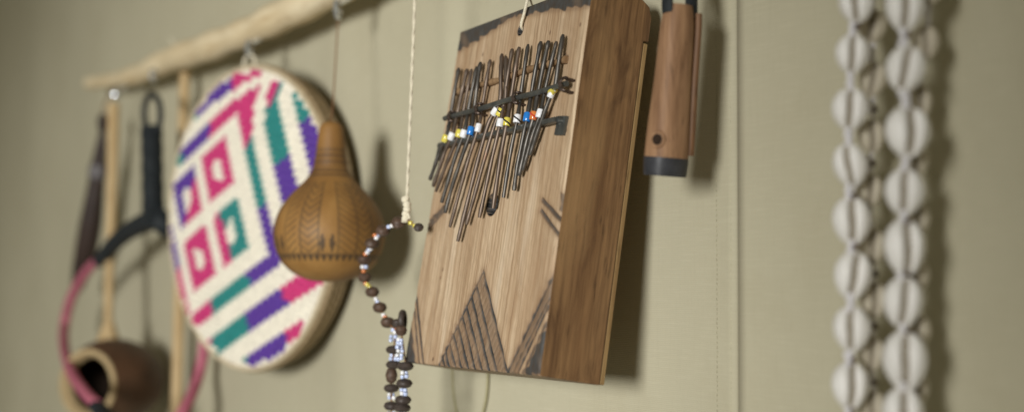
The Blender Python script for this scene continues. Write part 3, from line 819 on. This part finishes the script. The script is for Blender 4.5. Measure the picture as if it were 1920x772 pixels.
# ------------------------------------------------------------------ slingshot
SY = -.082
s_loc = at(287, 420, SY)
sl = thing('slingshot', 'black wrapped forked slingshot with looped pink rubber tubes, left of the basket', 'slingshot', s_loc)
ss = sc_at(287, 380, SY)
def sp(px, py, dy=0): return at(px, py, SY + dy) - s_loc
m = MB(); m.tube(spline([sp(288, 428), sp(287, 380), sp(286, 330), sp(285, 280), sp(284, 238)], 24), [20 * ss * (1 + .07 * math.sin(k * 1.5) + .03 * math.sin(k * .37)) for k in range(97)], 16); m.build('handle', BLACK, sl)
m = MB(); m.tube(spline([sp(297, 405), sp(270, 418), sp(240, 434), sp(212, 458), sp(188, 488)], 8), [(20 - 5 * k / 32) * ss * (1 + .05 * math.sin(k * 2.0)) for k in range(33)], 14); m.build('fork_arm', BLACK, sl)
m = MB(); m.tube(spline([sp(285, 405), sp(306, 420, .006), sp(328, 440, .025), sp(348, 468, .045), sp(366, 500, .055)], 8), [(20 - 5 * k / 32) * ss * (1 + .05 * math.sin(k * 2.0)) for k in range(33)], 14); m.build('fork_arm', BLACK, sl)
m = MB(); m.tube(spline([sp(276, 246), sp(270, 215), sp(275, 188), sp(287, 178), sp(298, 192), sp(301, 218), sp(296, 246)], 6), .0038, 8); m.build('hanging_loop', BLACK, sl)
m = MB(); m.tube(spline([sp(186, 484), sp(158, 515), sp(133, 560), sp(121, 610), sp(121, 650, -.03), sp(133, 695, -.065), sp(157, 732, -.075), sp(181, 757, -.075)], 8), .0066, 12); m.build('rubber_tube', PINKRUB, sl)
m = MB(); m.tube(spline([sp(366, 498, .055), sp(378, 540, .058), sp(384, 600, .058), sp(382, 655, .055), sp(370, 710, .045), sp(348, 762, .02), sp(318, 806)], 8), .0066, 12); m.build('rubber_tube', PINKRUB, sl)
m = MB(); m.tube(spline([sp(179, 754, -.085), sp(190, 772, -.08), sp(225, 806, -.05), sp(275, 822), sp(320, 806)], 6), [.008 + .007 * math.sin(math.pi * k / 24) for k in range(25)], 10, squash=.5); m.build('leather_pouch', BLACK, sl)

# ------------------------------------------------------------------ calabash dipper
LC = at(212, 716, -.085)
l_loc = LC.copy(); l_loc[2] -= .075
lad = thing('calabash_dipper', 'brown calabash dipper with open pale rimmed mouth and long stick handle, lower left', 'dipper', l_loc)
ls = sc_at(222, 712, -.070); RB = 80 * ls
nx_ = np.array([.53, -.848, .02]); nx_ /= np.linalg.norm(nx_)
mo = math.sqrt(.5); c0 = LC - l_loc
th = math.radians(50)
prof = [(RB * math.sin(a), -RB * math.cos(a) * 1.35) for a in np.linspace(.01, math.pi - th, 26)]
m = MB(); m.lathe(prof, c0, nx_, 48); m.build('bowl', CALABASH, lad)
ri = RB - .010
prof = [(ri * math.sin(a), -ri * math.cos(a) * 1.35) for a in np.linspace(.01, math.pi - th * 1.0, 24)]
m = MB(); m.lathe(prof, c0, nx_, 48); m.build('bowl_inside', CALINNER, lad)
hr = RB * math.cos(th) * 1.35
m = MB(); m.lathe([(ri * math.sin(th) - .002, ri * math.cos(th) * 1.35 - .003), (ri * math.sin(th), hr - .001), (RB * math.sin(th) - .004, hr + .003), (RB * math.sin(th) + .0008, hr + .001), (RB * math.sin(th) + .001, hr - .003)], c0, nx_, 48); m.build('mouth_rim', CALRIM, lad)
a_, b_ = at(213, 196, -.066) - l_loc, at(203, 640, -.080) - l_loc
m = MB(); m.tube([a_ + (b_ - a_) * t + np.array([.002 * math.sin(t * 6), 0, 0]) for t in np.linspace(0, 1, 24)], [(11.5 - 3.5 * t) * ls for t in np.linspace(0, 1, 24)], 14); m.build('handle', STICK, lad)
m = MB(); m.lathe([(.004, .030), (.0075, .022), (.012, .008), (.017, -.004), (.018, -.012)], b_ + np.array([0, 0, .0]), (0.03, 0, 1), 20); m.build('handle_collar', STICK, lad)

# ------------------------------------------------------------------ dark wooden knife
DY = -.062
d_loc = at(143, 548, DY)
dk = thing('wooden_club', 'slender dark brown wooden club with knobbed tip, at the far left', 'club', d_loc)
ds = sc_at(170, 400, DY)
D_ = [(194, 214, 5), (193, 224, 10), (193, 238, 10), (192, 248, 6), (190, 268, 9), (186, 300, 13), (181, 340, 15), (176, 380, 18), (170, 420, 21), (163, 460, 21), (154, 500, 18), (147, 530, 13), (143, 546, 7)]
P_ = spline([at(x, y, DY) - d_loc for x, y, r in D_], 5)
m = MB(); m.tube(P_, interp([r * ds for x, y, r in D_], 5), 18); m.build('club_body', DARKWOOD, dk)
m = MB(); m.tube(P_[26:30], [15.8 * ds, 16.4 * ds, 16.8 * ds, 17.2 * ds], 18, caps=False); m.build('inlay_band', mat_plain('grey_inlay', (.12, .11, .115), .5, .4), dk)
m = MB(); m.tube(spline(local(d_loc, [at(194, 220, DY), at(196, 200, DY), at(206, 180, -.06), at(220, 170, -.06)]), 5), .0012, 6); m.build('hanging_cord', CORD_BROWN, dk)

# ------------------------------------------------------------------ bamboo whistle
WY = -.063
w0, w1 = at(1249, 300, WY), at(1273, 10, WY)
w_loc = at(1252, 322, WY)
wh = thing('bamboo_rattle', 'red brown bamboo tube with small hole and black band, right of the thumb piano', 'rattle', w_loc)
axw = w1 - w0; Lw = np.linalg.norm(axw); axw /= Lw
ex = np.array([1.0, 0, 0]); ex -= axw * (ex @ axw); ex /= np.linalg.norm(ex); ey = np.cross(axw, ex)
def wtube(zs, aw, bw, off=(0, 0), n=40):
    m = MB(); vs = []
    for k, t in enumerate(zs):
        for j in range(n):
            a = 2 * math.pi * j / n; ca, sa = math.cos(a), math.sin(a)
            ca = math.copysign(abs(ca) ** .8, ca); sa = math.copysign(abs(sa) ** .8, sa)
            vs.append(w0 - w_loc + axw * t + ex * (aw[k] * ca + off[0]) + ey * (bw[k] * sa + off[1]))
    K = len(zs)
    fs = [(i * n + j, i * n + (j + 1) % n, (i + 1) * n + (j + 1) % n, (i + 1) * n + j) for i in range(K - 1) for j in range(n)] + [tuple(range(n))[::-1], tuple((K - 1) * n + j for j in range(n))]
    m.add(vs, fs); return m
zs = np.linspace(0, Lw, 16); f = lambda t: 1 - .30 * max(0, min(1, t / Lw)) ** 1.1 - .10 * max(0, (t / Lw - .85) / .15) ** 2 + .015 * math.sin(t * 90)
o = wtube(zs, [.0118 * f(t) for t in zs], [.0147 * f(t) for t in zs]).build('front_tube', BAMBOO, wh)
zs = np.linspace(.004, Lw - .004, 12)
wtube(zs, [.0095 * f(t) for t in zs], [.0040 * f(t) for t in zs], (.0008, .0135)).build('back_slat', BAMBOO_DARK, wh)
zs = np.linspace(-.0105, .0015, 6); wtube(zs, [.0113, .0116, .0118, .0119, .0120, .0120], [.0142, .0145, .0147, .0148, .0149, .0149]).build('black_band', BAND, wh)
# carved facet; the hole is a dark disc painted for its inner shade
ca, sa = .38, -.925
hp = w0 - w_loc + axw * (36 * sc_at(1240, 280, WY)) + ex * .0118 * ca ** .8 + ey * -.0147 * abs(sa) ** .8
nh = ex * ca / .0128 + ey * sa / .0160; nh /= np.linalg.norm(nh)
m = MB(); m.ball(hp - nh * .0006, .0052, .0062, .0018, 20, 10, np.stack([np.cross(axw, nh), axw, nh], 1)); m.build('carved_facet', BAMBOO, wh)
m = MB(); m.ball(hp + nh * .0009, .0034, .0036, .0005, 20, 8, np.stack([np.cross(axw, nh), axw, nh], 1)); m.build('hole_shade_disc', HOLE_SHADE, wh)
m = MB()
m.tube(spline(local(w_loc, [w1 + np.array([-.001, -.009, -.006]), w1 + np.array([-.001, -.009, .004]), w1 + np.array([0, -.006, .03]), w1 + np.array([0, 0, .12])]), 6), .0048, 10, squash=.5, sq_dir=(0, 1, 0))
m.tube(spline(local(w_loc, [w1 + np.array([.001, .010, -.008]), w1 + np.array([.001, .010, .008]), w1 + np.array([0, .008, .03]), w1 + np.array([0, 0, .12])]), 6), .0050, 10, squash=.6)
m.build('leather_strap', BLACK, wh)

# ------------------------------------------------------------------ cowrie necklaces
def cowrie_mesh():
    n, k = 36, 24; vs = []; sl_ = []
    for i in range(k + 1):
        v = -1 + 2 * i / k
        for j in range(n):
            t = 2 * math.pi * j / n
            ph = math.acos(max(-1, min(1, v * .9999)))
            x, y, z = math.sin(ph) * math.cos(t), math.sin(ph) * math.sin(t), math.cos(ph)
            egg = 1 + .10 * z
            px, py, pz = x * egg * (1 - .06 * z * z) * .95, y * .78 * egg, z * 1.38
            vs.append([px, py, pz])
    fs = [(i * n + j, i * n + (j + 1) % n, (i + 1) * n + (j + 1) % n, (i + 1) * n + j) for i in range(k) for j in range(n)]
    import bmesh
    me = bpy.data.meshes.new('cowrie_shell'); me.from_pydata(vs, [], fs)
    bm = bmesh.new(); bm.from_mesh(me); bmesh.ops.remove_doubles(bm, verts=bm.verts, dist=1e-4); bmesh.ops.subdivide_edges(bm, edges=bm.edges, cuts=1, use_grid_fill=True)
    for v in bm.verts:
        x, y, z = v.co
        if y < 0:
            wd = .30 + .08 * (z + .2); d = abs(x - .05 * z)
            g = max(0, 1 - (d / wd) ** 2) if d < wd else 0
            endf = max(0, 1 - (abs(z) / 1.42) ** 6)
            teeth = .70 + .30 * math.sin(z * 26)
            v.co.y += .40 * g * endf * teeth
            v.co.y += .06 * math.exp(-((d - wd * 1.6) / .12) ** 2) * endf * -1
    for f in bm.faces:
        c = f.calc_center_median(); f.smooth = True
        if c.y < 0 and abs(c.x - .05 * c.z) < .15 and abs(c.z) < 1.2: f.material_index = 1
    bmesh.ops.recalc_face_normals(bm, faces=bm.faces)
    bm.to_mesh(me); bm.free(); me.materials.append(SHELL); me.materials.append(SLIT)
    return me
COWRIE = cowrie_mesh()
COWRIE_SHADED = COWRIE.copy(); COWRIE_SHADED.name = 'shaded_cowrie_shell'; COWRIE_SHADED.materials[0] = SHELL_SHADED
def cowrie_necklace(label, strands, Y, spin, mesh):
    first = strands[0][0]
    loc = at(first[0], 386, Y)
    t = thing('cowrie_necklace', label, 'necklace', loc, 'cowrie shell necklaces hanging at the right')
    for st in strands:
        pts = []
        for (px, py, hw, tilt) in st:
            c = at(px, py, Y) - loc; s = hw * sc_at(px, py, Y)
            o = bpy.data.objects.new('cowrie_shell', mesh); COL.objects.link(o); o.parent = t
            o.location = Vector([float(q) for q in c]); q = random.uniform(1.04, 1.13) * (1.06 if px < 1650 else 1); o.scale = (s * q, s * q, s * random.uniform(.93, 1.04))
            o.rotation_euler = (random.gauss(0, .08), tilt + random.gauss(0, .07), spin + random.gauss(0, .16))
            pts.append((c, s))
        # thread and knots between shells
        mt = MB(); mt.tube([p + np.array([0, .001, 0]) for p, s in pts], .0011, 6); mt.build('thread', THREAD_WHITE, t)
        for (c, s), (c2, s2) in zip(pts[:-1], pts[1:]):
            mid = (c + c2) / 2 + np.array([0, -.002, 0]); mk = MB()
            for q in range(4): mk.ball(mid + np.array([random.gauss(0, .0008), random.gauss(0, .0006), (q - 1.5) * .0023]), .0017, .0017, .0021, 10, 8)
            mk.build('thread_knot', THREAD_WHITE, t)
            if random.random() < .45: continue
            mk = MB(); mk.ball(mid + np.array([.0028, .001, random.gauss(0, .001)]), .0016, .0016, .0020, 10, 8); mk.build('dark_bead', BROWNSEED, t)
    # upper and lower ends join above and below the picture
    return t
L1 = [(1606, -95, 31, 0), (1606, 5, 31, 0), (1598, 102, 29, 0.03), (1594, 205, 31, .02), (1594, 310, 30, 0), (1597, 414, 34, 0), (1599, 516, 33, 0), (1597, 616, 32, 0), (1594, 722, 32, .02), (1594, 825, 32, 0)]
R1 = [(1698, -90, 36, 0), (1697, 12, 36, -.02), (1698, 130, 35, .02), (1702, 248, 39, 0), (1696, 360, 35, 0), (1696, 464, 38, 0), (1693, 566, 36, 0), (1697, 676, 41, 0), (1693, 775, 37, 0), (1693, 880, 37, 0)]
L2 = [(1640, -50, 25, 0), (1636, 50, 25, 0), (1637, 150, 25, .05), (1634, 256, 24, 0), (1630, 358, 24, 0), (1636, 462, 25, 0), (1638, 562, 25, 0), (1634, 664, 24, 0), (1636, 765, 25, 0)]
R2 = [(1745, -25, 25, 0), (1736, 80, 25, -.1), (1722, 190, 25, -.08), (1716, 300, 25, 0), (1718, 412, 25, 0), (1716, 515, 25, 0), (1718, 620, 25, 0), (1716, 730, 25, 0)]
cowrie_necklace('nearer white cowrie shell necklace, shells turned to the camera, at the right', [L1, R1], -.070, math.radians(38), COWRIE)
cowrie_necklace('farther cowrie shell necklace half hidden behind the nearer one, close to the wall', [L2, R2], -.046, math.radians(40), COWRIE_SHADED)

# ------------------------------------------------------------------ thin cord loop below the thumb piano
c_loc = at(882, 740, -.005)
cl = thing('cord_loop', 'thin olive cord loop dangling on the wall below the thumb piano', 'cord', c_loc)
m = MB(); nail = at(880, 420, -.006)
m.tube(spline(local(c_loc, [nail, at(852, 560, -.005), at(848, 690, -.005), at(856, 772, -.005), at(878, 840, -.005), at(900, 790, -.005), at(914, 715, -.005), at(908, 560, -.005), nail]), 8), .0012, 7); m.build('cord', CORD_OLIVE, cl)
m = MB(); m.tube(local(c_loc, [nail + np.array([0, .006, 0]), nail + np.array([0, -.008, 0])]), .0015, 8); m.build('nail', ZINC, cl)
